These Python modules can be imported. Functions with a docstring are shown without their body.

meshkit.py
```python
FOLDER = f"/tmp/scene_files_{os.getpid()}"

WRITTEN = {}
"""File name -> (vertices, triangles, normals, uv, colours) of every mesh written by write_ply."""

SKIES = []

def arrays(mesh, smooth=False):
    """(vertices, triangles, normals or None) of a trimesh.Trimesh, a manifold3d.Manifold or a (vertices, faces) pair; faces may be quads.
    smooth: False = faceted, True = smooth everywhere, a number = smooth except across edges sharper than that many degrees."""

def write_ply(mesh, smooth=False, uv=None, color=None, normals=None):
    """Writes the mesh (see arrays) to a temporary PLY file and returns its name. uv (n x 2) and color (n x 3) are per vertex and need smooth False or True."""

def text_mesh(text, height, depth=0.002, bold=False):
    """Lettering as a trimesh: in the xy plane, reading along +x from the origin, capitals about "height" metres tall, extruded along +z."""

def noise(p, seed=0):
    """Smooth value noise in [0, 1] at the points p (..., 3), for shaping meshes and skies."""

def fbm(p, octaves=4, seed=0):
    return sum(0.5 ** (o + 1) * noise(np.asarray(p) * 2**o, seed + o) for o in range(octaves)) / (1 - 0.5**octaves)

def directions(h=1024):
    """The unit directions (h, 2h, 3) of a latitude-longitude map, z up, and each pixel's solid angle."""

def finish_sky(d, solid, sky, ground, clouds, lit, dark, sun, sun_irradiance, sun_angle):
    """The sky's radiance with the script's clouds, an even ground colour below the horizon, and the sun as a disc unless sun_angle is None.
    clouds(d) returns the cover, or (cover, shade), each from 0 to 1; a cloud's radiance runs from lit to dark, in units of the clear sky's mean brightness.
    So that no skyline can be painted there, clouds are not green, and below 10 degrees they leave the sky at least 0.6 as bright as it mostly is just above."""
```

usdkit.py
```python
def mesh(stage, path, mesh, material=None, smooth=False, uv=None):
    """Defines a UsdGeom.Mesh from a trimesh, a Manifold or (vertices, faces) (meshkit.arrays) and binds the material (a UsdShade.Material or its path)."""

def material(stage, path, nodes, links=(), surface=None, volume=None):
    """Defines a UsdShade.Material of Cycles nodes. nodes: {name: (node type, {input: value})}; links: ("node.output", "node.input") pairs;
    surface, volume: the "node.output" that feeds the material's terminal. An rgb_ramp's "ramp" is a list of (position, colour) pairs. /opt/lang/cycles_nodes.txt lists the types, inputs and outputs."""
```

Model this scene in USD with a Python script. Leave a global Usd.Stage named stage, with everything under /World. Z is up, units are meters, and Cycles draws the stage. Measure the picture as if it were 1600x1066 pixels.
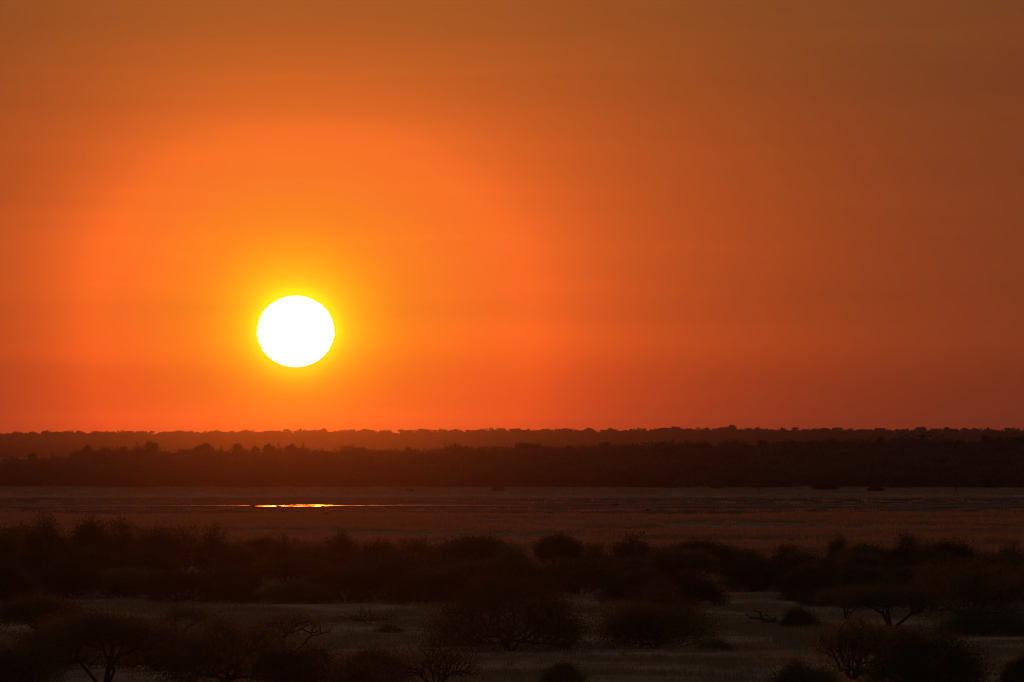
import math, random
import numpy as np
import trimesh
import meshkit, usdkit
from pxr import Usd, UsdGeom, UsdLux, UsdShade, Gf, Sdf, Vt

stage = Usd.Stage.CreateInMemory()
UsdGeom.SetStageUpAxis(stage, 'Z')
UsdGeom.SetStageMetersPerUnit(stage, 1.0)
UsdGeom.Xform.Define(stage, '/World')
UsdGeom.Scope.Define(stage, '/World/Looks')
L = '/World/Looks/'

# ------------------------------------------------------------------ camera, sky, sun, exposure
EYE = 10.0                      # the eye is ten metres above the plain
FPX = 13333.0                   # 300 mm lens on a 36 mm frame, in pixels of a 1600 pixel wide picture
HORIZON = 690.0
cam = UsdGeom.Camera.Define(stage, '/World/camera')
cam.CreateHorizontalApertureAttr(36.0)
cam.CreateVerticalApertureAttr(36.0 * 682 / 1024)
cam.CreateFocalLengthAttr(300.0)
cam.CreateFStopAttr(0.0)
cam.CreateClippingRangeAttr(Gf.Vec2f(1.0, 60000.0))
cam.CreateExposureAttr(0.0)
cam.AddTranslateOp().Set(Gf.Vec3d(0, 0, EYE))
cam.AddRotateXOp().Set(90.0 + math.degrees((HORIZON - 533.0) / FPX))

SUN_AZ = (462 - 800) / FPX      # towards +x, from +y
SUN_EL = (HORIZON - 518) / FPX
S = np.array([math.sin(SUN_AZ) * math.cos(SUN_EL), math.cos(SUN_AZ) * math.cos(SUN_EL), math.sin(SUN_EL)])
SR = np.array([math.cos(SUN_AZ), -math.sin(SUN_AZ), 0.0])
SU = np.cross(SR, S)

SUN_INTENSITY = 0.3
SUN_COLOR = (1.0, 0.125, 0.009)
HAZE_DENSITY = 3.1e-7
HAZE_G = 0.976
sun = UsdLux.DistantLight.Define(stage, '/World/sun')
sun.CreateIntensityAttr(SUN_INTENSITY)
sun.CreateAngleAttr(0.5)
sun.CreateNormalizeAttr(True)
sun.CreateColorAttr(Gf.Vec3f(*SUN_COLOR))
sun.AddTransformOp().Set(Gf.Matrix4d(*SR, 0, *SU, 0, *S, 0, 0, 0, 0, 1))

# the glow of the dusty air round the low sun: brightness of the red over the angle from the sun, in degrees
GLOW = [(0, (1.3, 0.85, 0.004)), (0.2, (1.25, 0.82, 0.003)), (0.265, (1.15, 0.86, 0.001)), (0.31, (1.08, 0.67, 0.001)), (0.36, (1.03, 0.51, 0.001)), (0.45, (0.99, 0.375, 0.001)), (0.6, (0.94, 0.265, 0.002)), (0.8, (0.90, 0.19, 0.005)), (1.02, (0.90, 0.16, 0.007)), (1.3, (0.90, 0.132, 0.010)), (1.58, (0.91, 0.118, 0.010)),
        (1.95, (0.72, 0.087, 0.008)), (2.35, (0.555, 0.066, 0.006)), (2.8, (0.44, 0.052, 0.005)), (3.2, (0.37, 0.044, 0.004)), (4.0, (0.268, 0.033, 0.0037)), (4.9, (0.20, 0.026, 0.0037)), (6.5, (0.15, 0.0185, 0.0028)), (9, (0.115, 0.0145, 0.0023)), (14, (0.10, 0.0125, 0.002)),
        (25, (0.095, 0.0115, 0.0019)), (45, (0.085, 0.0105, 0.0017)), (90, (0.07, 0.0085, 0.0014)), (180, (0.055, 0.007, 0.0011))]
# how the colours of the glow change with the elevation: dust near the horizon leaves the red only
TINT = [(0.0, (0.53, 0.28, 0.2)), (0.4, (0.81, 0.62, 0.35)), (0.73, (0.99, 0.97, 0.6)), (1.25, (0.98, 1.10, 0.9)), (2.1, (0.95, 1.30, 1.1)), (2.95, (0.90, 1.68, 1.6)),
        (5, (0.84, 2.2, 2.7)), (9, (0.8, 3.0, 7.0)), (16, (0.9, 5.0, 18.0)), (30, (0.72, 5.7, 36.0)), (60, (0.58, 5.3, 42.0)), (90, (0.53, 5.2, 44.0))]


def table(points, x, n=256):
    """Evenly spaced ramp stops of the given values, x(value on the axis) in 0..1."""
    at = np.array([x(p[0]) for p in points]); val = np.array([np.broadcast_to(p[1], 3) for p in points], float)
    g = np.linspace(0, 1, n)
    from scipy.interpolate import PchipInterpolator
    c = np.exp(PchipInterpolator(at, np.log(np.maximum(val, 1e-5)), axis=0)(g))
    return [(float(a), tuple(map(float, v))) for a, v in zip(g, c)]


sky_nodes = {
    'geo': ('texture_coordinate', {}),
    'dirn': ('vector_math', {'math_type': 'normalize'}),
    'u': ('vector_math', {'math_type': 'dot_product', 'vector2': tuple(SR)}),
    'v': ('vector_math', {'math_type': 'dot_product', 'vector2': tuple(SU)}),
    'w': ('vector_math', {'math_type': 'dot_product', 'vector2': tuple(S)}),
    'xyz': ('separate_xyz', {}),
    # angle from the sun
    'neg': ('math', {'math_type': 'multiply', 'value2': -1.0}), 'neg2': ('clamp', {'min': 0.0, 'max': 0.045}), 'neg3': ('math', {'math_type': 'multiply_add', 'value2': 7.0, 'value3': 1.0}),
    'us': ('math', {'math_type': 'multiply'}),
    'uu': ('math', {'math_type': 'multiply'}), 'vv': ('math', {'math_type': 'multiply'}),
    # the dust lies in layers: higher up the glow fades sooner than to the sides
    'vc': ('clamp', {'min': 0.0, 'max': 0.026}), 'vk': ('math', {'math_type': 'multiply_add', 'value2': 11.0, 'value3': 1.0}),
    'vw': ('math', {'math_type': 'multiply'}),
    'rr': ('math', {'math_type': 'add'}), 'r': ('math', {'math_type': 'sqrt'}),
    'th': ('math', {'math_type': 'arctan2'}), 'thn': ('math', {'math_type': 'divide', 'value2': math.pi}), 'ths': ('math', {'math_type': 'sqrt'}),
    'glow': ('rgb_ramp', {'ramp': table(GLOW, lambda a: math.sqrt(a / 180.0))}),
    # elevation
    'zc': ('math', {'math_type': 'maximum', 'value2': 0.0}), 'el': ('math', {'math_type': 'arcsine'}), 'eln': ('math', {'math_type': 'divide', 'value2': math.pi / 2}), 'els': ('math', {'math_type': 'sqrt'}),
    'tint': ('rgb_ramp', {'ramp': table(TINT, lambda a: math.sqrt(a / 90.0))}),
    'lit': ('mix', {'mix_type': 'multiply', 'fac': 1.0}),
    # faint flat layers of dust and thin cloud
    'lay': ('mapping', {'mapping_type': 'point', 'location': (3.1, 0.4, 1.7), 'rotation': (0.0, 0.012, 0.0), 'scale': (8.0, 8.0, 150.0)}),
    'cl': ('noise_texture', {'scale': 1.0, 'detail': 4.0, 'roughness': 0.55, 'distortion': 0.4}),
    'clr': ('map_range', {'from_min': 0.25, 'from_max': 0.75, 'to_min': 0.885, 'to_max': 1.085}),
    'lit2': ('vector_math', {'math_type': 'scale'}),
    # the blue of the rest of the sky
    'sky': ('sky_texture', {'sky_type': 'single_scattering', 'sun_disc': False, 'sun_elevation': SUN_EL, 'sun_rotation': SUN_AZ, 'aerosol_density': 2.0, 'altitude': 900.0}),
    'skyk': ('vector_math', {'math_type': 'scale', 'scale': 0.0012}),
    'veil': ('vector_math', {'math_type': 'add', 'vector2': (0.008, 0.009, 0.0095)}),
    'sum': ('vector_math', {'math_type': 'add'}),
    # the disc, a little flattened and frayed by the layers of warm air
    'du': ('math', {'math_type': 'divide', 'value2': 58.9 / FPX}), 'dv': ('math', {'math_type': 'divide', 'value2': 54.4 / FPX}),
    'frayw': ('math', {'math_type': 'add', 'value2': 3.37}), 'fray': ('noise_texture', {'dimensions': '1D', 'scale': 1500.0, 'detail': 3.0, 'roughness': 0.6}),
    'frayr': ('map_range', {'from_min': 0.3, 'from_max': 0.7, 'to_min': 0.982, 'to_max': 1.02}),
    'du2': ('math', {'math_type': 'multiply'}),
    'duu': ('math', {'math_type': 'multiply'}), 'dvv': ('math', {'math_type': 'multiply'}), 'drr': ('math', {'math_type': 'add'}), 'dr': ('math', {'math_type': 'sqrt'}),
    'disc': ('map_range', {'range_type': 'smoothstep', 'from_min': 1.045, 'from_max': 0.96, 'to_min': 0.0, 'to_max': 1.0}),
    'front': ('math', {'math_type': 'greater_than', 'value2': 0.0}),
    'discf': ('math', {'math_type': 'multiply'}),
    'discc': ('vector_math', {'math_type': 'scale', 'vector1': (5.0, 4.2, 3.2)}),
    'all': ('vector_math', {'math_type': 'add'}),
    'tenfold': ('vector_math', {'math_type': 'scale', 'scale': 10.0}),
    'bg': ('background_shader', {'strength': 0.1}),
}
sky_links = [
    ('geo.generated', 'dirn.vector1'), ('dirn.vector', 'u.vector1'), ('dirn.vector', 'v.vector1'), ('dirn.vector', 'w.vector1'), ('dirn.vector', 'xyz.vector'),
    ('u.value', 'neg.value1'), ('neg.value', 'neg2.value'), ('neg2.result', 'neg3.value1'), ('u.value', 'us.value1'), ('neg3.value', 'us.value2'), ('us.value', 'uu.value1'), ('us.value', 'uu.value2'), ('v.value', 'vc.value'), ('vc.result', 'vk.value1'), ('v.value', 'vw.value1'), ('vk.value', 'vw.value2'), ('vw.value', 'vv.value1'), ('vw.value', 'vv.value2'),
    ('uu.value', 'rr.value1'), ('vv.value', 'rr.value2'), ('rr.value', 'r.value1'), ('r.value', 'th.value1'), ('w.value', 'th.value2'), ('th.value', 'thn.value1'), ('thn.value', 'ths.value1'), ('ths.value', 'glow.fac'),
    ('xyz.z', 'zc.value1'), ('zc.value', 'el.value1'), ('el.value', 'eln.value1'), ('eln.value', 'els.value1'), ('els.value', 'tint.fac'),
    ('glow.color', 'lit.color1'), ('tint.color', 'lit.color2'),
    ('dirn.vector', 'lay.vector'), ('lay.vector', 'cl.vector'), ('cl.fac', 'clr.value'), ('lit.color', 'lit2.vector1'), ('clr.result', 'lit2.scale'),
    ('sky.color', 'skyk.vector1'), ('lit2.vector', 'veil.vector1'), ('veil.vector', 'sum.vector1'), ('skyk.vector', 'sum.vector2'),
    ('v.value', 'frayw.value1'), ('frayw.value', 'fray.w'), ('fray.fac', 'frayr.value'), ('u.value', 'du.value1'), ('du.value', 'du2.value1'), ('frayr.result', 'du2.value2'), ('v.value', 'dv.value1'),
    ('du2.value', 'duu.value1'), ('du2.value', 'duu.value2'), ('dv.value', 'dvv.value1'), ('dv.value', 'dvv.value2'), ('duu.value', 'drr.value1'), ('dvv.value', 'drr.value2'), ('drr.value', 'dr.value1'),
    ('dr.value', 'disc.value'), ('w.value', 'front.value1'), ('disc.result', 'discf.value1'), ('front.value', 'discf.value2'), ('discf.value', 'discc.scale'),
    ('sum.vector', 'all.vector1'), ('discc.vector', 'all.vector2'), ('all.vector', 'tenfold.vector1'), ('tenfold.vector', 'bg.color'),
]
M_sky = usdkit.material(stage, L + 'sky', sky_nodes, sky_links, surface='bg.background')
dome = UsdLux.DomeLight.Define(stage, '/World/sky')
dome.CreateIntensityAttr(1.0)
UsdShade.MaterialBindingAPI.Apply(dome.GetPrim()).Bind(M_sky)
dome.GetPrim().SetCustomDataByKey('kind', 'structure')

# ------------------------------------------------------------------ helpers
rng = np.random.default_rng(20)
counts = {}


def numbered(name):
    counts[name] = counts.get(name, 0) + 1
    return name if counts[name] == 1 else f'{name}_{counts[name] - 1:03d}'


def tag(prim, label=None, cat=None, group=None, kind=None):
    for k, v in (('label', label), ('category', cat), ('group', group), ('kind', kind)):
        if v:
            prim.SetCustomDataByKey(k, v)
    return prim


def thing(name, label, cat, loc, rz=0.0, scale=(1, 1, 1), group=None):
    x = UsdGeom.Xform.Define(stage, '/World/' + numbered(name))
    x.AddTranslateOp().Set(Gf.Vec3d(*map(float, loc)))
    x.AddRotateZOp().Set(float(rz))
    x.AddScaleOp().Set(Gf.Vec3f(*map(float, scale)))
    return tag(x.GetPrim(), label, cat, group)


def at(px, D):
    """How far right of the camera a thing D metres away stands, from where the photograph shows it."""
    return (px - 800.0) / FPX * D


def smooth(a, b, x):
    t = np.clip((x - a) / (b - a), 0, 1)
    return t * t * (3 - 2 * t)


def terrain(x, y):
    x, y = np.asarray(x, float), np.asarray(y, float)
    p = np.stack([x, y, 0 * x], -1)
    z = (meshkit.fbm(p / 23.0, 3, 4) - 0.5) * 0.55 * smooth(1150, 900, y) + (meshkit.fbm(p / 90.0, 3, 9) - 0.5) * 0.3 * smooth(1250, 900, y)
    pxe = x / np.maximum(np.abs(y), 1.0) * FPX + 800                     # bearing, for slopes that run across the view
    crest = np.interp(pxe, [-1500, -100, 40, 160, 480, 720, 1050, 1350, 1650, 3200], [-2.2, -1.9, 0.2, 2.9, 3.4, 4.1, 5.0, 5.8, 6.2, 6.5])
    z = z + crest * np.clip((y - 1850) / 750, 0, 1) ** 1.2 * (1 - smooth(2600, 3300, y))
    und = (meshkit.fbm(p / 160.0, 3, 7) - 0.5) * 1.6 * smooth(1850, 2300, y)
    ridge = np.interp(pxe, [-3000, 0, 300, 600, 1100, 1600, 4600], [12.4, 14.2, 15.3, 15.8, 16.7, 17.2, 17.8])
    z = z + und + ridge * np.clip((y - 4300) / 2700, 0, 1) ** 1.35 - 14 * smooth(7000, 8300, y)
    return z


def mat_leaf(name, c1, c2, tr=0.35, spec=0.15, rough=0.75):
    return usdkit.material(stage, L + name, {
        'n': ('noise_texture', {'scale': 0.9, 'detail': 2.0}), 'tc': ('texture_coordinate', {}), 'oi': ('object_info', {}),
        'ra': ('rgb_ramp', {'ramp': [(0.3, c1), (0.7, c2)]}),
        'rv': ('map_range', {'from_min': 0, 'from_max': 1, 'to_min': 0.75, 'to_max': 1.25}), 'sc': ('vector_math', {'math_type': 'scale'}),
        'd': ('principled_bsdf', {'roughness': rough, 'specular_ior_level': spec}), 't': ('translucent_bsdf', {}), 'm': ('mix_closure', {'fac': tr})},
        [('tc.object', 'n.vector'), ('n.fac', 'ra.fac'), ('ra.color', 'sc.vector1'), ('oi.random', 'rv.value'), ('rv.result', 'sc.scale'), ('sc.vector', 'd.base_color'), ('sc.vector', 't.color'), ('d.BSDF', 'm.closure1'), ('t.BSDF', 'm.closure2')], surface='m.closure')


M_leaf = mat_leaf('acacia_leaf', (0.075, 0.070, 0.016), (0.14, 0.118, 0.032))
M_leaf_dark = mat_leaf('dark_leaf', (0.055, 0.052, 0.013), (0.10, 0.086, 0.025))
M_leaf_olive = mat_leaf('olive_leaf', (0.085, 0.085, 0.022), (0.14, 0.125, 0.036))
M_far_leaf = mat_leaf('far_leaf', (0.04, 0.042, 0.022), (0.075, 0.07, 0.035), 0.2)
M_grass = mat_leaf('dry_grass', (0.20, 0.145, 0.075), (0.32, 0.235, 0.13), 0.45, 0.6, 0.42)
M_bark = usdkit.material(stage, L + 'bark', {'tc': ('texture_coordinate', {}), 'n': ('noise_texture', {'scale': 7.0, 'detail': 4.0}), 'ra': ('rgb_ramp', {'ramp': [(0.3, (0.03, 0.024, 0.019)), (0.7, (0.075, 0.06, 0.047))]}), 'd': ('principled_bsdf', {'roughness': 0.9, 'specular_ior_level': 0.1})},
                         [('tc.object', 'n.vector'), ('n.fac', 'ra.fac'), ('ra.color', 'd.base_color')], surface='d.BSDF')
M_dead = usdkit.material(stage, L + 'dead_wood', {'tc': ('texture_coordinate', {}), 'n': ('noise_texture', {'scale': 7.0, 'detail': 4.0}), 'ra': ('rgb_ramp', {'ramp': [(0.3, (0.04, 0.032, 0.026)), (0.7, (0.10, 0.085, 0.07))]}), 'd': ('principled_bsdf', {'roughness': 0.9, 'specular_ior_level': 0.1})},
                         [('tc.object', 'n.vector'), ('n.fac', 'ra.fac'), ('ra.color', 'd.base_color')], surface='d.BSDF')

# ------------------------------------------------------------------ the ground
# pale sand and dry grass; darker mud and short green growth in flat bands round the water
gx = np.concatenate([np.linspace(-2990, -620, 24), np.linspace(-600, 600, 241), np.linspace(620, 2990, 24)])
gy = np.concatenate([np.linspace(-1490, 250, 24), np.linspace(262, 1300, 270), np.linspace(1310, 3000, 130), np.linspace(3050, 7790, 160)])
X, Y = np.meshgrid(gx, gy)
Z = terrain(X, Y)
nx = len(gx)
q = (np.arange(len(gy) - 1)[:, None] * nx + np.arange(nx - 1)[None]).ravel()
gv = np.stack([X, Y, Z], -1).reshape(-1, 3)
gf = np.stack([q, q + 1, q + nx + 1, q + nx], -1)
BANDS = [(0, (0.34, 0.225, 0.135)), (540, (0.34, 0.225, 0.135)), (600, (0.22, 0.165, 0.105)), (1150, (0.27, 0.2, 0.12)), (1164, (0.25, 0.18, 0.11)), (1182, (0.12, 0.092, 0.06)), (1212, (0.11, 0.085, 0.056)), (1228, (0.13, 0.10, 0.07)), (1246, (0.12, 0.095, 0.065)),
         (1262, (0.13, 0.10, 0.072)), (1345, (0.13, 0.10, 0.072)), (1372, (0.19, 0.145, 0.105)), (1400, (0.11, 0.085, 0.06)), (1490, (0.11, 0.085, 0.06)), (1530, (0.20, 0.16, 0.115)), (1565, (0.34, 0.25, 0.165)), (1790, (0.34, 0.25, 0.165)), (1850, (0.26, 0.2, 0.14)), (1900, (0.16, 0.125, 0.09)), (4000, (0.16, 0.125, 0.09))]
M_ground = usdkit.material(stage, L + 'ground', {
    'g': ('geometry', {}), 'sep': ('separate_xyz', {}),
    'mw': ('mapping', {'scale': (0.012, 0.012, 0.0)}), 'nw': ('noise_texture', {'scale': 1.0, 'detail': 5.0, 'roughness': 0.6}), 'wr': ('map_range', {'from_min': 0.25, 'from_max': 0.75, 'to_min': -16.0, 'to_max': 16.0}),
    'yy': ('math', {'math_type': 'add'}), 'yn': ('math', {'math_type': 'divide', 'value2': 4000.0}),
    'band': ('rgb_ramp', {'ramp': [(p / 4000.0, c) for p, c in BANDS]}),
    'mp': ('mapping', {'scale': (0.09, 0.05, 0.0)}), 'np': ('noise_texture', {'scale': 1.0, 'detail': 6.0, 'roughness': 0.62}), 'rp': ('rgb_ramp', {'ramp': [(0.3, (0.42, 0.42, 0.42)), (0.5, (0.85, 0.83, 0.8)), (0.68, (1.18, 1.16, 1.12))]}),
    'mul': ('mix', {'mix_type': 'multiply', 'fac': 1.0}),
    'nf': ('noise_texture', {'scale': 1.7, 'detail': 4.0, 'roughness': 0.7}), 'rf': ('rgb_ramp', {'ramp': [(0.25, (0.6, 0.6, 0.6)), (0.75, (1.25, 1.25, 1.25))]}), 'mul2': ('mix', {'mix_type': 'multiply', 'fac': 1.0}),
    'bump': ('bump', {'strength': 0.4, 'distance': 0.2}),
    'd': ('principled_bsdf', {'roughness': 1.0, 'specular_ior_level': 0.0})},
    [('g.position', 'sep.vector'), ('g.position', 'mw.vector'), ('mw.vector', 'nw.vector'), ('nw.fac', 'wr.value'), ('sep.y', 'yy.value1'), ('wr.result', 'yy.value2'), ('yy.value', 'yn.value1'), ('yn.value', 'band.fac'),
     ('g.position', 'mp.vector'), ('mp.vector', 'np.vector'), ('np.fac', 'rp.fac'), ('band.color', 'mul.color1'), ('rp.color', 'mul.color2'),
     ('g.position', 'nf.vector'), ('nf.fac', 'rf.fac'), ('mul.color', 'mul2.color1'), ('rf.color', 'mul2.color2'), ('mul2.color', 'd.base_color'), ('nf.fac', 'bump.height'), ('bump.normal', 'd.normal')], surface='d.BSDF')
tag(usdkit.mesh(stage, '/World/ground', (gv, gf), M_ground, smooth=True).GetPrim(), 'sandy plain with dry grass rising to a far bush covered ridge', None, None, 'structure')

# ------------------------------------------------------------------ the water
M_water = usdkit.material(stage, L + 'water', {'g': ('geometry', {}), 'm': ('mapping', {'scale': (0.5, 0.22, 0.0)}), 'n': ('noise_texture', {'scale': 1.0, 'detail': 4.0}), 'b': ('bump', {'strength': 0.12, 'distance': 0.05}), 'mr': ('mapping', {'scale': (0.45, 0.05, 0.0)}), 'nr': ('noise_texture', {'scale': 1.0, 'detail': 3.0}), 'rr': ('map_range', {'from_min': 0.35, 'from_max': 0.65, 'to_min': 0.34, 'to_max': 0.7}),
                                               'd': ('principled_bsdf', {'base_color': (0.03, 0.024, 0.018), 'roughness': 0.045, 'ior': 1.33})},
                          [('g.position', 'm.vector'), ('m.vector', 'n.vector'), ('n.fac', 'b.height'), ('b.normal', 'd.normal'), ('g.position', 'mr.vector'), ('mr.vector', 'nr.vector'), ('nr.fac', 'rr.value'), ('rr.result', 'd.roughness')], surface='d.BSDF')


def pool(name, px, dn, df, label):
    """A shallow sheet of water between a near and a far shore (distances at bearings px), on the flat bed."""
    px = np.asarray(px, float); gp = np.linspace(px[0], px[-1], 240)
    a, b = np.interp(gp, px, dn), np.interp(gp, px, df)
    wob = (meshkit.noise(np.stack([gp / 7.0, 0 * gp, 0 * gp], -1), 3) - 0.5), (meshkit.noise(np.stack([gp / 5.0, 0 * gp, 0 * gp], -1), 8) - 0.5)
    m, h = (a + b) / 2, np.maximum((b - a) / 2, 0.3)
    a, b = m - h * (1 + 0.8 * wob[0]), m + h * (1 + 0.8 * wob[1])
    v = np.concatenate([np.stack([(gp - 800) / FPX * d, d, terrain((gp - 800) / FPX * d, d) * 0 + WATER_Z], -1) for d in (a, (2 * a + b) / 3, (a + 2 * b) / 3, b)])
    n = len(gp); k = (np.arange(3)[:, None] * n + np.arange(n - 1)[None]).ravel()
    return tag(usdkit.mesh(stage, '/World/' + numbered(name), (v, np.stack([k, k + 1, k + n + 1, k + n], -1)), M_water, smooth=True).GetPrim(), label, None, None, 'structure')


WATER_Z = 0.012
pool('water', [399, 405, 412, 420, 428, 433], [1316, 1310, 1308, 1309, 1312, 1316], [1322, 1338, 1346, 1342, 1336, 1322], 'left end of the glowing pool, a short bright patch of water')
pool('water', [434, 441, 452, 464, 472, 484, 500, 514, 522, 534, 550, 560], [1323, 1318, 1313, 1314, 1312, 1314, 1318, 1320, 1322, 1327, 1330, 1332], [1328, 1340, 1342, 1352, 1346, 1354, 1356, 1350, 1342, 1340, 1338, 1336], 'shallow pool in the plain, glowing under the sun')
pool('water', [-200, 0, 120, 240, 330, 391], [1326, 1325, 1328, 1328, 1325, 1327], [1332, 1330, 1333, 1333, 1330, 1333], 'thin line of water left of the glowing pool')
pool('water', [557, 575, 610, 650, 700, 760, 830], [1328, 1331, 1332, 1334, 1335, 1336, 1338], [1338, 1342, 1343, 1345, 1345, 1344, 1342], 'thin line of water right of the glowing pool')
pool('water', [960, 1040, 1100, 1200, 1300, 1500, 1700], [1334, 1334, 1333, 1334, 1333, 1334, 1334], [1337, 1338, 1338, 1338, 1339, 1338, 1338], 'thin line of still water at the right of the plain')
pool('water', [1368, 1385, 1410, 1440], [1414, 1412, 1412, 1414], [1417, 1419, 1418, 1416], 'small bright puddle behind the right hand line of water')

# ------------------------------------------------------------------ building trees and bushes
def skeleton(pts, root, r, bend=0.25, droop=0.0):
    """Joins the points to one branching skeleton from the root: nodes, parents. Each point takes the branch that gives it the shortest way round."""
    order = np.argsort(np.linalg.norm(pts - root[:, None].T, axis=1))
    nodes, parent, length = [np.array(root, float)], [-1], [0.0]
    P = np.zeros((len(pts) * 4 + 8, 3)); P[0] = root; Ln = np.zeros(len(P)); n = 1
    for i in order:
        p = pts[i]
        d = np.linalg.norm(P[:n] - p, axis=1)
        k = int(np.argmin(d + 0.45 * Ln[:n] + 0.8 * np.maximum(0, P[:n, 2] - p[2])))
        steps = 2 if d[k] > 0.5 else 1
        a = P[k].copy(); last = k
        for s in range(1, steps + 1):
            t = s / steps
            c = a + (p - a) * t
            if s < steps:
                c = c + r.normal(0, bend * 0.35 * d[k], 3) + np.array([0, 0, 0.10 * d[k]])
            P[n] = c; Ln[n] = Ln[last] + np.linalg.norm(c - P[last]); parent.append(last); last = n; n += 1
    return P[:n], np.array(parent)


def tubes(P, parent, r_tip, r_root, sides=5, power=0.5, r=None):
    """One mesh of tapered limbs along the skeleton; a limb carries as much as its twigs need."""
    n = len(P); load = np.ones(n)
    for i in range(n - 1, 0, -1):
        load[parent[i]] += load[i]
    rad = r_tip + (r_root - r_tip) * ((load - 1) / (load[0] - 1)) ** power
    i = np.arange(1, n); a, b = P[parent[i]], P[i]; ra, rb = np.minimum(rad[parent[i]], rad[i] * 1.35), rad[i]
    d = b - a; ln = np.linalg.norm(d, axis=1, keepdims=True); d = d / np.maximum(ln, 1e-6)
    up = np.where(np.abs(d[:, 2:3]) > 0.9, [[1.0, 0, 0]], [[0, 0, 1.0]])
    u = np.cross(d, up); u /= np.linalg.norm(u, axis=1, keepdims=True); w = np.cross(d, u)
    ang = np.arange(sides) / sides * 2 * np.pi
    ring = u[:, None] * np.cos(ang)[None, :, None] + w[:, None] * np.sin(ang)[None, :, None]
    v = np.concatenate([a[:, None] + ring * ra[:, None, None], (b + d * rb[:, None] * 0.3)[:, None] + ring * rb[:, None, None]], 1).reshape(-1, 3)
    base = np.arange(len(i))[:, None] * 2 * sides; k = np.arange(sides)[None]; k2 = (k + 1) % sides
    f = np.concatenate([np.stack([base + k, base + k2, base + sides + k2], -1).reshape(-1, 3), np.stack([base + k, base + sides + k2, base + sides + k], -1).reshape(-1, 3)])
    return v, f, load


def leaves(centres, per, spread, flat, size, r):
    """Small leaf sprays, one triangle each, scattered round the twig ends."""
    c = np.repeat(centres, per, axis=0)
    c = c + r.normal(0, 1, c.shape) * np.array([spread, spread, spread * flat])
    m = len(c)
    nrm = r.normal(0, 1, (m, 3)) * [0.8, 0.8, 1]; nrm /= np.linalg.norm(nrm, axis=1, keepdims=True)
    t = np.cross(nrm, r.normal(0, 1, (m, 3))); t /= np.linalg.norm(t, axis=1, keepdims=True); b = np.cross(nrm, t)
    s = size * r.uniform(0.55, 1.35, (m, 1))
    v = np.stack([c - t * s * 0.5, c + t * s * 0.5 + b * s * 0.25, c + b * s * r.uniform(0.5, 1.0, (m, 1))], 1).reshape(-1, 3)
    return v, np.arange(3 * m).reshape(-1, 3)


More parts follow.
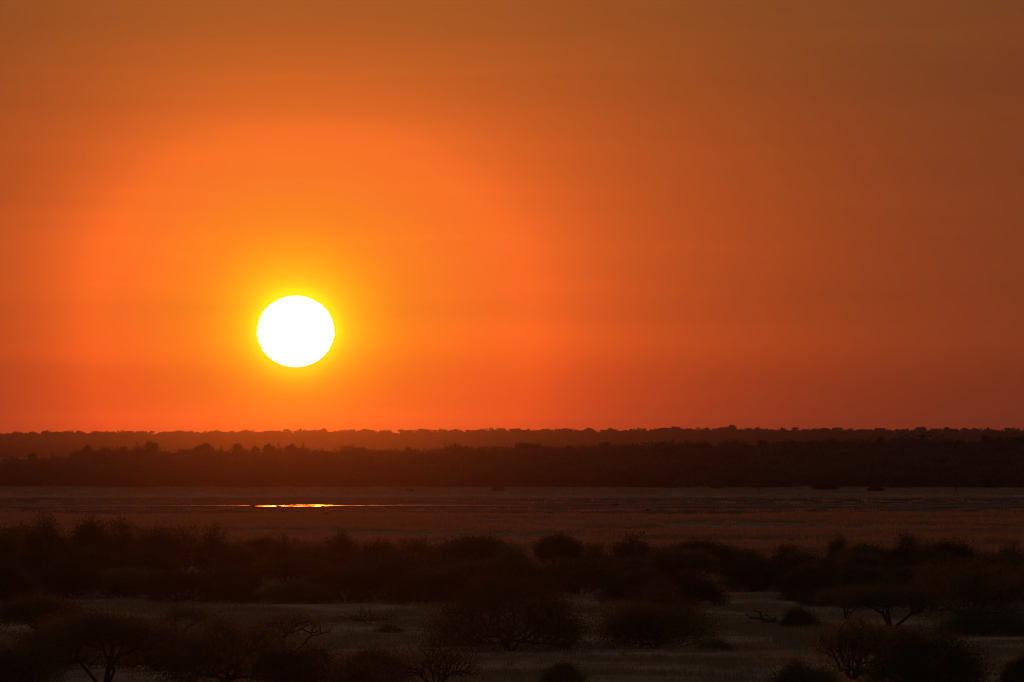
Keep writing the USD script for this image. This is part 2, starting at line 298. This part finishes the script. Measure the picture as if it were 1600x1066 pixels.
def crown_points(kind, w, h, n, r):
    """Twig ends of a plant w wide and h high, standing at the origin."""
    out, R = [], w / 2
    lobes = [(r.uniform(-0.55, 0.55) * R, r.uniform(-0.55, 0.55) * R, r.uniform(0.35, 0.6) * R, r.uniform(0.75, 1.0)) for _ in range(6)]
    ph = r.uniform(0, 6.28, 3)
    while len(out) < n:
        a, q = r.uniform(0, 2 * np.pi), math.sqrt(r.uniform(0, 1))
        edge = 1 + 0.13 * math.sin(2 * a + ph[0]) + 0.11 * math.sin(3 * a + ph[1]) + 0.07 * math.sin(5 * a + ph[2])
        x, y = math.cos(a) * q * R * edge, math.sin(a) * q * R * edge
        if kind == 'umbrella':                       # a flat layered top over bare limbs
            top = h * (1 - 0.22 * q ** 2.2) + 0.05 * h * math.sin(2.3 * x + ph[0]) * math.cos(2.0 * y + ph[1])
            z = top - abs(r.normal(0, 0.13)) * h - (r.uniform(0, 0.22) * h if r.uniform() < 0.3 else 0)
        elif kind == 'dome':                         # a rounded thorn bush down to the ground
            top = h * math.sqrt(max(0.02, 1 - 0.93 * q * q)) * (1 + 0.08 * math.sin(3.0 * x + ph[0]) + 0.08 * math.cos(2.6 * y + ph[2]))
            z = top * (1 - 0.92 * r.uniform(0, 1) ** 1.5)
            z = max(z, 0.05 * h + 0.2 * h * r.uniform() * (1 - q))
        elif kind == 'lobed':                        # several rounded heads
            lx, ly, lr, lh = lobes[r.integers(0, 6)]
            a2, e2 = r.uniform(0, 6.283), math.asin(r.uniform(-0.35, 1))
            x, y = lx + math.cos(a2) * math.cos(e2) * lr, ly + math.sin(a2) * math.cos(e2) * lr
            z = max(0.15 * h, h * lh - 0.33 * h + math.sin(e2) * 0.33 * h)
            if r.uniform() < 0.5:
                z *= r.uniform(0.1, 1)
        elif kind == 'spiky':                        # upright thin boughs
            top = h * (1 - 0.35 * q) * (0.75 + 0.25 * math.sin(4.2 * x + ph[0]) * math.sin(3.7 * y + ph[1]))
            z = top * (0.3 + 0.7 * r.uniform() ** 0.6)
        else:                                        # 'low': a mat of twigs near the ground
            z = h * (0.2 + 0.8 * r.uniform()) * math.sqrt(max(0.05, 1 - 0.85 * q * q)) * (0.8 + 0.2 * math.sin(3.3 * x + ph[0]))
        out.append((x, y, max(z, 0.1)))
    return np.array(out)


def plant(kind, w, h, seed, n=190, per=46, leaf=0.105, lean=0.0, stems=0.05, bare=0.0, twig=True):
    """(limbs, leaves) meshes of one plant. bare: the share of the twigs without leaves."""
    r = np.random.default_rng(seed)
    p = crown_points(kind, w, h, n, r)
    p[:, 0] += lean * h * (p[:, 2] / h)
    if kind == 'umbrella':                           # a short trunk that forks
        P, par = skeleton(p, np.array([0, 0, 0.0]), r, 0.3)
    else:
        low = r.normal(0, 1, (5, 3)) * [0.16 * w, 0.16 * w, 0]
        low[:, 2] = r.uniform(0.12, 0.3, 5) * h
        P, par = skeleton(np.concatenate([low, p]), np.array([0, 0, 0.0]), r, 0.3)
    P[0, 2] = -0.25
    tv, tf, load = tubes(P, par, 0.010, stems * max(h, 0.45 * w), 5)
    ends = np.flatnonzero(load <= 4)
    ends = ends[r.uniform(0, 1, len(ends)) >= bare]
    lv, lf = leaves(P[ends], per, np.minimum(0.075 * w, 0.42) + 0.06, 0.6, leaf, r)
    k = h / np.quantile(lv[:, 2], 0.99); kx = w / (np.quantile(lv[:, 0], 0.985) - np.quantile(lv[:, 0], 0.015))
    for vv in (lv, tv):
        vv[:, 2] *= k; vv[:, :2] *= kx
    lv[:, 2] = np.maximum(lv[:, 2], 0.03)
    return (tv, tf), (lv, lf)


LEAFS = {'mid': M_leaf, 'dark': M_leaf_dark, 'olive': M_leaf_olive}


def unique_plant(name, label, cat, px, py, D, parts, leaf_mat='mid', trunk_mat=M_bark, rz=0.0, group=None, crown='crown', stem='trunk'):
    x = at(px, D)
    t = thing(name, label, cat, (x, D, float(terrain(x, D))), rz, group=group)
    usdkit.mesh(stage, t.GetPath().AppendChild(stem), parts[0], trunk_mat, smooth=40)
    if parts[1] is not None and len(parts[1][1]):
        usdkit.mesh(stage, t.GetPath().AppendChild(crown), parts[1], LEAFS[leaf_mat])
    return t


def dist(py):
    return EYE * FPX / (py - HORIZON)


# ---- the nearest trees and bushes: each built by itself. base x, base y in the photograph, width and height there, kind
def near(name, label, cat, px, py, wpx, hpx, kind, seed, leaf_mat='mid', dx=0, **k):
    k.setdefault('leaf', 0.078)
    k['per'] = int(k.get('per', 46) * 2.0)
    D = dist(py); m = D / FPX
    return unique_plant(name, label, cat, px, py, D, plant(kind, wpx * m, hpx * m, seed, **k), leaf_mat)


near('thorn_bush', 'large rounded thorn bush standing alone in the centre of the near sand', 'bush', 795, 1016, 238, 116, 'dome', 101, n=420, per=60, stems=0.045)
near('thorn_tree', 'leafy tree with forked dark trunk at the left edge of the near sand', 'tree', 58, 1012, 150, 82, 'umbrella', 102, n=210, per=50)
near('thorn_tree', 'wide umbrella crowned acacia in the bottom left, its trunk meeting the bottom edge', 'tree', 163, 1075, 205, 118, 'umbrella', 103, n=300, per=60)
near('thorn_tree', 'small flat topped acacia leaning right above the bottom left bushes', 'tree', 276, 992, 82, 44, 'umbrella', 104, n=110, per=24, lean=0.5, bare=0.25)
near('thorn_bush', 'broad dense bush in the bottom left, right of the wide umbrella crowned acacia', 'bush', 352, 1076, 215, 106, 'dome', 105, n=300, per=60)
near('thorn_tree', 'thin crowned tree with a bare bough reaching right over the sand', 'tree', 443, 1020, 130, 70, 'umbrella', 106, n=150, per=20, lean=0.25, bare=0.45, stems=0.06)
near('thorn_bush', 'dense bush filling the bottom left corner', 'bush', 28, 1082, 170, 72, 'lobed', 107, n=240, per=60)
near('dead_shrub', 'leafless dead shrub with thin upright twigs behind the open sand', 'shrub', 576, 978, 118, 34, 'low', 108, n=260, per=5, bare=0.75, stems=0.03)
near('thorn_bush', 'rounded twiggy bush at the bottom edge, left of the sparse thorn tree', 'bush', 577, 1080, 130, 66, 'dome', 109, n=210, per=42, bare=0.15)
near('thorn_tree', 'sparse thorn tree with crooked limbs at the bottom edge below the central bush', 'tree', 682, 1078, 150, 80, 'spiky', 110, n=200, per=16, bare=0.4, stems=0.055)
near('thorn_bush', 'sprawling low bush right of the large central bush', 'bush', 1025, 1012, 180, 70, 'lobed', 111, n=330, per=60)
near('thorn_tree', 'slender tree with an open crown rising out of the sprawling bush', 'tree', 1030, 996, 120, 84, 'spiky', 112, n=160, per=34, bare=0.2)
near('thorn_bush', 'little olive bush on the bottom edge under the central bush', 'bush', 880, 1074, 64, 34, 'dome', 113, 'olive', n=120, per=46)
near('thorn_bush', 'low dark bush beside the fallen dead branch', 'bush', 1249, 986, 60, 32, 'dome', 114, 'dark', n=110, per=40)
near('thorn_tree', 'umbrella acacia with twisted double trunk right of the fallen branch', 'tree', 1392, 979, 170, 66, 'umbrella', 115, n=230, per=52, stems=0.055)
near('thorn_tree', 'smaller upright acacia left of the twisted double trunk', 'tree', 1322, 966, 92, 50, 'umbrella', 116, n=150, per=48)
near('thorn_tree', 'tall spreading tree at the right edge above dark undergrowth', 'tree', 1523, 968, 180, 92, 'lobed', 117, n=270, per=56)
near('thorn_bush', 'long low dark bush under the tall spreading tree at the right edge', 'bush', 1542, 996, 150, 44, 'low', 118, 'dark', n=240, per=50)
near('thorn_bush', 'big rounded bush in the bottom right, cut by the bottom edge', 'bush', 1455, 1084, 180, 88, 'dome', 119, 'dark', n=300, per=60)
near('thorn_bush', 'loose twiggy bush left of the big rounded bottom right bush', 'bush', 1332, 1062, 130, 98, 'lobed', 120, n=240, per=34, bare=0.15)
near('thorn_bush', 'low spreading bush on the bottom edge near the right, below the fallen branch', 'bush', 1258, 1078, 100, 44, 'low', 121, n=180, per=40)
near('thorn_bush', 'small bush cut by the bottom right corner', 'bush', 1596, 1080, 60, 46, 'dome', 122, n=120, per=46)
near('thorn_bush', 'pale olive bush at the foot of the thicket, left of the upright acacia', 'bush', 1282, 948, 72, 30, 'dome', 123, 'olive', n=130, per=44)
near('thorn_bush', 'low grey bush left of the fallen branch, on open sand', 'bush', 1118, 1020, 60, 20, 'low', 124, 'olive', n=120, per=24, bare=0.3)
near('thorn_bush', 'small dark tuft of bush left of the dead shrub on the sand', 'bush', 610, 992, 42, 12, 'low', 125, 'dark', n=60, per=30)

near('thorn_bush', 'dark rounded bush between the left edge tree and the wide umbrella crowned acacia', 'bush', 98, 1046, 150, 84, 'dome', 126, n=230, per=46)
near('thorn_bush', 'low rounded bush between the umbrella crowned acacia and the broad dense bush', 'bush', 248, 1052, 130, 62, 'dome', 127, n=210, per=46)
near('thorn_bush', 'bush on the bottom edge right of the broad dense bush', 'bush', 455, 1080, 120, 68, 'lobed', 128, n=210, per=46)
near('thorn_bush', 'low dark bush in front of the twisted double trunk', 'bush', 1400, 1028, 110, 40, 'dome', 129, 'dark', n=180, per=46)

# the fallen branch: a log with forked bare arms, lying on the sand
r_ = np.random.default_rng(77)
log_pts = np.array([[-0.95, 0, 0.52], [-0.75, .1, 0.36], [-0.4, 0.05, 0.34], [0.0, 0, 0.22], [0.4, -.05, 0.12], [0.75, 0, 0.07], [-0.7, -.2, .7], [-0.35, -.1, .6], [-0.1, .2, .5], [-0.9, .2, .16], [-0.6, .35, .1], [-0.2, .3, .1], [0.15, .1, .34], [.3, -.2, .42]]) * [1.25, 1.2, 1.25]
LP, lpar = skeleton(log_pts, np.array([1.2, 0.0, 0.1]), r_, 0.2)
lv_, lf_, _ = tubes(LP, lpar, 0.03, 0.17, 7)
D_ = dist(981); x_ = at(1200, D_)
o = usdkit.mesh(stage, '/World/fallen_branch', (lv_ + [x_, D_, float(terrain(x_, D_))], lf_), M_dead, smooth=40)
tag(o.GetPrim(), 'fallen dead branch with forked bare arms lying on the sand', 'branch')

# ---- the middle thicket: eight plants, each built once, set out one by one as copies
PROTOS = {}
UsdGeom.Scope.Define(stage, '/World/Looks')
UsdGeom.Scope.Define(stage, '/World/plants').GetPrim().SetSpecifier(Sdf.SpecifierClass)


def proto(key, parts, leaf_mat, stem='trunk'):
    path = '/World/plants/' + key
    x = UsdGeom.Xform.Define(stage, path)
    usdkit.mesh(stage, path + '/' + stem, parts[0], M_bark, smooth=40)
    usdkit.mesh(stage, path + '/crown', parts[1], LEAFS[leaf_mat] if leaf_mat in LEAFS else M_far_leaf)
    PROTOS[key] = path


for key, kind, w, h, seed, lm, kw in (
        ('rounded_a', 'dome', 5.5, 4.0, 201, 'mid', {}), ('rounded_b', 'dome', 6.5, 4.0, 202, 'dark', {}), ('lobed_a', 'lobed', 6.0, 4.0, 203, 'mid', {}), ('lobed_b', 'lobed', 7.0, 4.0, 204, 'dark', {}),
        ('flat_a', 'umbrella', 6.0, 4.0, 205, 'mid', {}), ('flat_b', 'umbrella', 5.0, 4.0, 206, 'dark', {}), ('spiky_a', 'spiky', 3.6, 4.0, 207, 'mid', dict(n=220, per=40, bare=0.1)), ('spiky_b', 'spiky', 4.4, 4.0, 208, 'dark', dict(n=220, per=40, bare=0.15))):
    a = dict(n=300, per=64, leaf=0.15); a.update(kw)
    proto(key, plant(kind, w, h, seed, **a), lm)
SIZE = {'rounded_a': 5.5, 'rounded_b': 6.5, 'lobed_a': 6.0, 'lobed_b': 7.0, 'flat_a': 6.0, 'flat_b': 5.0, 'spiky_a': 3.6, 'spiky_b': 4.4}


def copy(key, name, label, cat, px, D, width, height, rz, group=None, sink=0.0):
    x = at(px, D)
    s = width / SIZE[key]
    t = thing(name, label, cat, (x, D, float(terrain(x, D)) - sink), rz, (s, s, height / 4.0), group)
    t.GetReferences().AddInternalReference(PROTOS[key])
    t.SetInstanceable(True)
    return t


def top_height(py, px, D):
    return EYE - (py - HORIZON) * D / FPX - float(terrain(at(px, D), D))


# its skyline from left to right: bearing, top, width (pixels of the photograph), plant, what it looks like
SKYLINE = [(-30, 828, 100, 'lobed_a', None), (20, 826, 100, 'rounded_b', 'dense rounded bush'), (70, 813, 92, 'rounded_a', 'high domed bush'), (138, 814, 80, 'lobed_b', 'broad many headed bush'), (196, 817, 86, 'rounded_b', 'wide flat shouldered bush'), (243, 826, 60, 'lobed_a', 'lower lobed bush'),
           (290, 824, 52, 'spiky_b', 'spiky open tree'), (331, 822, 54, 'spiky_a', 'taller spiky tree'), (372, 848, 70, 'rounded_a', 'low rounded bush'), (412, 842, 60, 'flat_b', 'flat topped tree'), (446, 838, 48, 'spiky_a', 'ragged little tree'), (488, 850, 62, 'lobed_a', 'low lobed bush'),
           (533, 834, 56, 'rounded_a', 'compact domed tree'), (594, 848, 84, 'lobed_b', 'broad low bush'), (652, 844, 84, 'rounded_b', 'long rounded bush'), (704, 848, 60, 'lobed_a', 'uneven bush'), (746, 839, 92, 'flat_a', 'wide flat topped tree'), (806, 868, 70, 'rounded_a', 'lowest bush of the gap'),
           (872, 837, 72, 'flat_b', 'flat layered tree'), (932, 851, 70, 'rounded_b', 'rounded bush'), (990, 834, 58, 'spiky_b', 'tall ragged tree'), (1044, 858, 66, 'lobed_a', 'low lobed bush'), (1092, 846, 84, 'flat_a', 'umbrella shaped tree'), (1160, 859, 86, 'lobed_b', 'broad lobed bush'),
           (1232, 854, 80, 'rounded_b', 'long even topped bush'), (1311, 840, 46, 'rounded_a', 'small domed tree'), (1362, 850, 74, 'lobed_a', 'three headed bush'), (1424, 839, 84, 'rounded_b', 'high broad bush'), (1488, 846, 86, 'lobed_b', 'wide shouldered bush'), (1545, 868, 60, 'rounded_a', 'lowest rounded bush'),
           (1578, 849, 44, 'spiky_a', 'small spiky tree'), (1640, 860, 90, 'lobed_a', None)]


COLUMNS = ['at the left edge', 'under the high domed bush', 'under the flat shouldered skyline bush', 'under the spiky open tree', 'under the taller spiky tree', 'under the glowing pool', 'right of the glowing pool', 'under the broad low skyline bush', 'beside the wide flat topped tree',
           'in the skyline gap', 'under the flat layered tree', 'under the tall ragged tree', 'under the umbrella shaped tree', 'behind the fallen branch', 'under the long rounded skyline bush', 'behind the smaller upright acacia', 'behind the twisted double trunk', 'near the right edge tree', 'at the right edge', 'beyond the right edge']


def zone(px):
    for limit, words in ((90, 'at the far left'), (390, 'left of the sun'), (530, 'right under the sun'), (760, 'just right of the sun'), (1000, 'right of the middle'), (1300, 'in the right half'), (1500, 'well to the right'), (9999, 'at the far right')):
        if px < limit:
            return words


for i, (px, top, wpx, key, look) in enumerate(SKYLINE):
    D = 610 + 30 * math.sin(i * 2.3)
    hh = top_height(top, px, D)
    kind = 'tree' if look and 'tree' in look else 'bush'
    copy(key, 'thicket_tree' if kind == 'tree' else 'thicket_bush', f'{look} on the skyline of the middle thicket, {zone(px)}' if look else f'bush of the middle thicket cut by the {"left" if px < 800 else "right"} edge', kind, px, D, wpx * D / FPX * 1.12, hh, i * 77.0, 'trees and bushes of the middle thicket')
keys = list(SIZE)
for row, (D0, x0, step, htop, where) in enumerate(((572, -20, 92, 866, 'middle row'), (528, 25, 88, 886, 'front row'))):
    k = 0; px = x0
    while px < 1640:
        jx, jd, jt = rng.uniform(-22, 22), rng.uniform(-12, 12), rng.uniform(-9, 9)
        key = keys[int(rng.integers(0, (4 if px < 1100 else 6) if row else 8))]; D = D0 + jd
        X_ = px + jx
        kind = {'rounded': 'rounded', 'lobed': 'many headed', 'flat': 'flat topped', 'spiky': 'spiky'}[key.split('_')[0]]
        tone = 'dark' if key.endswith('_b') else 'olive'
        if not (row == 1 and (1090 < X_ < 1160 or 880 < X_ < 930)):
            copy(key, 'thicket_tree' if key.startswith(('flat', 'spiky')) else 'thicket_bush', f'{tone} {kind} {"tree" if key.startswith(("flat", "spiky")) else "bush"}, {where} of the thicket, {COLUMNS[k]}', 'tree' if key.startswith(('flat', 'spiky')) else 'bush',
                 X_, D, rng.uniform(94, 132) * D / FPX, top_height(htop + jt + (14 if 330 < X_ < 520 else 0), X_, D), float(rng.uniform(0, 360)), 'trees and bushes of the middle thicket')
        px += step; k += 1

# ------------------------------------------------------------------ bush country behind the plain, and the far ridge
def instancer(path, protos, pos, which, yaw, scl, label):
    pi = UsdGeom.PointInstancer.Define(stage, path)
    targets = []
    for k, (kids) in enumerate(protos):
        p = UsdGeom.Xform.Define(stage, f'{path}/kinds/kind_{k}')
        for nm, g, m, sm in kids:
            usdkit.mesh(stage, f'{path}/kinds/kind_{k}/{nm}', g, m, smooth=sm)
        targets.append(p.GetPath())
    UsdGeom.Scope.Get(stage, path + '/kinds') or UsdGeom.Scope.Define(stage, path + '/kinds')
    pi.CreatePrototypesRel().SetTargets(targets)
    pi.CreateProtoIndicesAttr(Vt.IntArray.FromNumpy(np.asarray(which, np.int32)))
    pi.CreatePositionsAttr(Vt.Vec3fArray.FromNumpy(np.asarray(pos, np.float32)))
    pi.CreateScalesAttr(Vt.Vec3fArray.FromNumpy(np.asarray(scl, np.float32)))
    h = np.asarray(yaw) / 2
    pi.CreateOrientationsAttr(Vt.QuathArray([Gf.Quath(float(math.cos(a)), 0.0, 0.0, float(math.sin(a))) for a in h]))
    return tag(pi.GetPrim(), label, None, None, 'stuff')


def far_bush(kind, w, h, seed, n, per, leaf):
    a, b = plant(kind, w, h, seed, n=n, per=per, leaf=leaf, stems=0.05)
    return [('limb', a, M_bark, 40), ('crown', b, M_far_leaf, False)]


FAR_KINDS = [('dome', 4.5, 3.2), ('lobed', 5.0, 3.4), ('umbrella', 5.0, 3.8), ('dome', 3.4, 2.4), ('lobed', 6.0, 4.0)]


def scatter(n, y0, y1, half, seed, keep=None, gap=0.0):
    r = np.random.default_rng(seed)
    y = np.sqrt(r.uniform(y0 * y0, y1 * y1, n)); x = r.uniform(-half, half, n) * y
    m = np.ones(n, bool) if keep is None else keep(x, y, r)
    x, y = x[m], y[m]
    return np.stack([x, y, terrain(x, y)], -1), r


def thin(x, y, r):
    p = np.stack([x / 60.0, y / 60.0, 0 * x], -1)
    px = x / y * FPX + 800
    edge = 1838 + 70 * (meshkit.fbm(np.stack([px / 90, 0 * x, 0 * x], -1), 3, 31) - 0.5)
    clear = (px < 150) & (meshkit.fbm(np.stack([px / 120, y / 45.0, 0 * x], -1), 2, 12) > 0.57) & (y < 2300)
    return (y > edge) & ~clear & (r.uniform(0, 1, len(x)) < 0.45 + 0.9 * meshkit.fbm(p, 2, 5))


pos, r = scatter(9500, 1800, 2640, 0.085, 51, thin)
n = len(pos); s = np.exp(r.normal(-0.12, 0.2, n))
instancer('/World/distant_bushland', [far_bush(k, w, h, 300 + i, 46, 9, 0.42) for i, (k, w, h) in enumerate(FAR_KINDS)], pos, r.integers(0, 5, n), r.uniform(0, 6.283, n), np.stack([s, s, s * r.uniform(0.85, 1.15, n)], -1),
          'dense dark belt of thorn bush beyond the open plain')
pos, r = scatter(15000, 4600, 7060, 0.085, 52, lambda x, y, r: r.uniform(0, 1, len(x)) < np.interp(y, [4600, 6500, 6850, 6950, 7060], [0.6, 0.9, 0.9, 0.75, 0.6]))
n = len(pos); s = np.clip(np.exp(r.normal(-0.1, 0.2, n)), 0.5, 1.3)
instancer('/World/ridge_woodland', [far_bush(k, w * 0.85, h, 310 + i, 30, 9, 0.6) for i, (k, w, h) in enumerate(FAR_KINDS)], pos, r.integers(0, 5, n), r.uniform(0, 6.283, n), np.stack([s, s, s * r.uniform(0.85, 1.1, n)], -1),
          'hazy woodland covering the far ridge under the sunset sky')

# single trees that stand out of the belt's crest and of the ridge
for key, kind, w, h, seed, kw in (('far_domed', 'dome', 4, 4, 401, {}), ('far_flat', 'umbrella', 4, 4, 402, {}), ('far_lobed', 'lobed', 4, 4, 403, {}), ('far_bare', 'spiky', 4, 4, 404, dict(per=12, bare=0.2))):
    a = dict(n=110, per=36, leaf=0.34, stems=0.06); a.update(kw)
    proto(key, plant(kind, w, h, seed, **a), 'far')
    SIZE[key] = 4.0
CREST = [(52, 709, 14, 'far_lobed', 'small bushy tree'), (84, 707, 16, 'far_bare', 'thin twiggy tree'), (135, 697, 20, 'far_domed', 'upright rounded tree'), (164, 702, 20, 'far_lobed', 'lower rounded tree'), (194, 700, 20, 'far_domed', 'broad bushy tree'), (215, 698, 16, 'far_bare', 'sparse airy tree'),
         (238, 692, 24, 'far_domed', 'tallest domed tree'), (292, 703, 22, 'far_lobed', 'low bushy tree'), (320, 694, 27, 'far_flat', 'wide flat crowned tree'), (345, 697, 15, 'far_bare', 'bare spindly tree'), (372, 695, 24, 'far_domed', 'rounded leafy tree'), (399, 698, 13, 'far_flat', 'little flat topped tree'),
         (420, 695, 17, 'far_flat', 'narrow tree'), (437, 694, 13, 'far_bare', 'slim upright tree'), (455, 695, 18, 'far_flat', 'small spreading tree'), (473, 694, 17, 'far_bare', 'open branched tree'), (560, 700, 18, 'far_lobed', 'low tree'), (640, 700, 16, 'far_domed', 'low rounded tree'), (728, 698, 20, 'far_flat', 'low flat tree'),
         (829, 693, 34, 'far_lobed', 'broad clump like tree'), (888, 697, 18, 'far_domed', 'low domed tree'), (945, 692, 24, 'far_domed', 'rounded tree'), (1028, 694, 18, 'far_flat', 'small flat tree'), (1100, 691, 22, 'far_lobed', 'low bushy tree'), (1192, 689, 22, 'far_domed', 'low round tree'),
         (1300, 688, 20, 'far_flat', 'flat topped tree'), (1375, 683, 17, 'far_domed', 'upright dark tree'), (1400, 684, 22, 'far_lobed', 'wide dark tree'), (1426, 685, 18, 'far_domed', 'rounded dark tree'), (1500, 688, 20, 'far_lobed', 'bushy dark tree'), (1540, 682, 20, 'far_domed', 'high dark tree'), (1590, 684, 22, 'far_flat', 'flat dark tree')]
for i, (px, top, wpx, key, look) in enumerate(CREST):
    D = 2610 + 25 * math.sin(i * 1.9)
    copy(key, 'crest_tree', f'{look} on the crest of the dark bush belt, {zone(px)}', 'tree', px, D, wpx * D / FPX * 1.1, top_height(top, px, D), i * 61.0, 'trees on the crest of the bush belt')
RIDGE = [(72, 674, 12, 'far_lobed', 'slight hump of a tree'), (205, 674, 10, 'far_domed', 'small round tree'), (505, 670, 12, 'far_domed', 'round headed tree'), (570, 671, 14, 'far_lobed', 'broad tree'), (752, 669, 8, 'far_bare', 'thin spiky tree'), (803, 670, 16, 'far_lobed', 'wide tree'),
         (955, 669.5, 12, 'far_domed', 'low round tree'), (1036, 669, 12, 'far_lobed', 'bushy tree'), (1057, 667, 13, 'far_lobed', 'double headed tree'), (1143, 664.5, 15, 'far_domed', 'largest dome shaped tree'), (1183, 668, 10, 'far_domed', 'small tree'), (1288, 669, 12, 'far_flat', 'small flat tree'), (1437, 667.5, 14, 'far_lobed', 'bushy lone tree'), (1480, 668, 13, 'far_domed', 'low domed tree')]
for i, (px, top, wpx, key, look) in enumerate(RIDGE):
    D = 7020.0
    copy(key, 'ridge_tree', f'{look} breaking the far ridge skyline, {zone(px)}', 'tree', px, D, wpx * D / FPX * 1.1, top_height(top, px, D), i * 47.0, 'trees on the far ridge skyline')

# clumps along the near foot of the belt and shrubs out on the plain
for px, py, wpx, hpx, key, label in ((778, 768, 17, 11, 'far_domed', 'round bush standing clear of the belt, in the middle of the picture'), (640, 768, 12, 4, 'far_lobed', 'low dark bush on the pale grass right of the sun'), (1120, 764, 20, 9, 'far_lobed', 'dark clump at the foot of the belt, right of the middle'),
                                     (1186, 767, 14, 11, 'far_flat', 'little tree at the foot of the belt with a visible stem'), (1288, 766, 40, 13, 'far_lobed', 'wide dark clump at the foot of the belt on the right'), (1368, 768, 22, 10, 'far_domed', 'dark bush right of the wide clump at the foot of the belt'), (1493, 768, 10, 14, 'far_flat', 'slim tree at the foot of the belt near the right edge'),
                                     (509, 808, 15, 7, 'far_domed', 'grey round shrub alone on the plain, below the glowing water'), (962, 790, 10, 3, 'far_lobed', 'low tuft beside the water right of the middle'), (1010, 798, 9, 3, 'far_lobed', 'tiny shrub in the mud below the line of water')):
    D = dist(py)
    copy(key, 'plain_shrub', label, 'bush', px, D, wpx * D / FPX, hpx * D / FPX, px * 3.0)

# ------------------------------------------------------------------ dry grass
def tuft(seed, blades, width, height, spread):
    r = np.random.default_rng(seed)
    c = r.normal(0, spread, (blades, 2)); a = r.uniform(0, 6.283, blades); hgt = height * r.uniform(0.5, 1.15, blades)
    lean = r.normal(0, 0.3, (blades, 2)) * hgt[:, None]
    d = np.stack([np.cos(a), np.sin(a)], -1) * width / 2
    z = np.zeros(blades)
    v = np.stack([np.concatenate([c - d, z[:, None]], 1), np.concatenate([c + d, z[:, None]], 1), np.concatenate([c + lean, hgt[:, None]], 1)], 1).reshape(-1, 3)
    return v, np.arange(3 * blades).reshape(-1, 3)


def grass(path, n, y0, y1, seed, keep, tufts, label, s0=0.6, s1=1.3):
    pos, r = scatter(n, y0, y1, 0.075, seed, keep)
    n = len(pos); s = r.uniform(s0, s1, n)
    instancer(path, [[('blades', t, M_grass, False)] for t in tufts], pos, r.integers(0, len(tufts), n), r.uniform(0, 6.283, n), np.stack([s, s, s * r.uniform(0.7, 1.3, n)], -1), label)


def patches(sc, lo, seed, k=1.0):
    return lambda x, y, r: r.uniform(0, 1, len(x)) < k * np.clip((meshkit.fbm(np.stack([x / sc, y / (sc * 2.2), 0 * x], -1), 3, seed) - lo) * 5, 0.03, 1)


grass('/World/near_grass', 40000, 335, 600, 61, patches(5.0, 0.40, 21), [tuft(1, 26, 0.035, 0.3, 0.35), tuft(2, 22, 0.03, 0.2, 0.45), tuft(3, 30, 0.03, 0.13, 0.6)], 'tufts of pale dry grass on the near sand')
grass('/World/plain_grass', 110000, 600, 1165, 62, patches(26.0, 0.33, 22), [tuft(4, 22, 0.07, 0.42, 0.4), tuft(5, 20, 0.06, 0.3, 0.5), tuft(6, 18, 0.06, 0.5, 0.35)], 'dry grass of the open plain in front of the water')
grass('/World/far_grass', 40000, 1215, 1880, 63, lambda x, y, r: (r.uniform(0, 1, len(x)) < np.interp(y, [1215, 1228, 1246, 1258, 1290, 1300, 1360, 1390, 1420, 1430, 1540, 1600, 1880], [.1, .2, .2, .06, .05, 0, 0, .12, .12, .04, .05, .3, .4])),
      [tuft(7, 18, 0.1, 0.34, 0.5), tuft(8, 18, 0.1, 0.26, 0.6)], 'dry grass round the water and along the foot of the bush belt')

# ------------------------------------------------------------------ the dusty air
M_haze = usdkit.material(stage, L + 'haze', {
    'dust': ('principled_volume', {'color': (0.92, 0.9, 0.88), 'density': HAZE_DENSITY, 'anisotropy': HAZE_G}),     # coarse dust, which throws light forward
    'air': ('principled_volume', {'color': (0.74, 0.76, 0.84), 'density': 1.3e-5, 'anisotropy': 0.0}), 'both': ('add_closure', {})},
    [('dust.volume', 'both.closure1'), ('air.volume', 'both.closure2')], volume='both.closure')
box = trimesh.creation.box(bounds=[[-3000, -1500, -14], [3000, 7800, 34]])
tag(usdkit.mesh(stage, '/World/haze', box, M_haze).GetPrim(), 'thin dusty evening air over the whole plain', None, None, 'stuff')
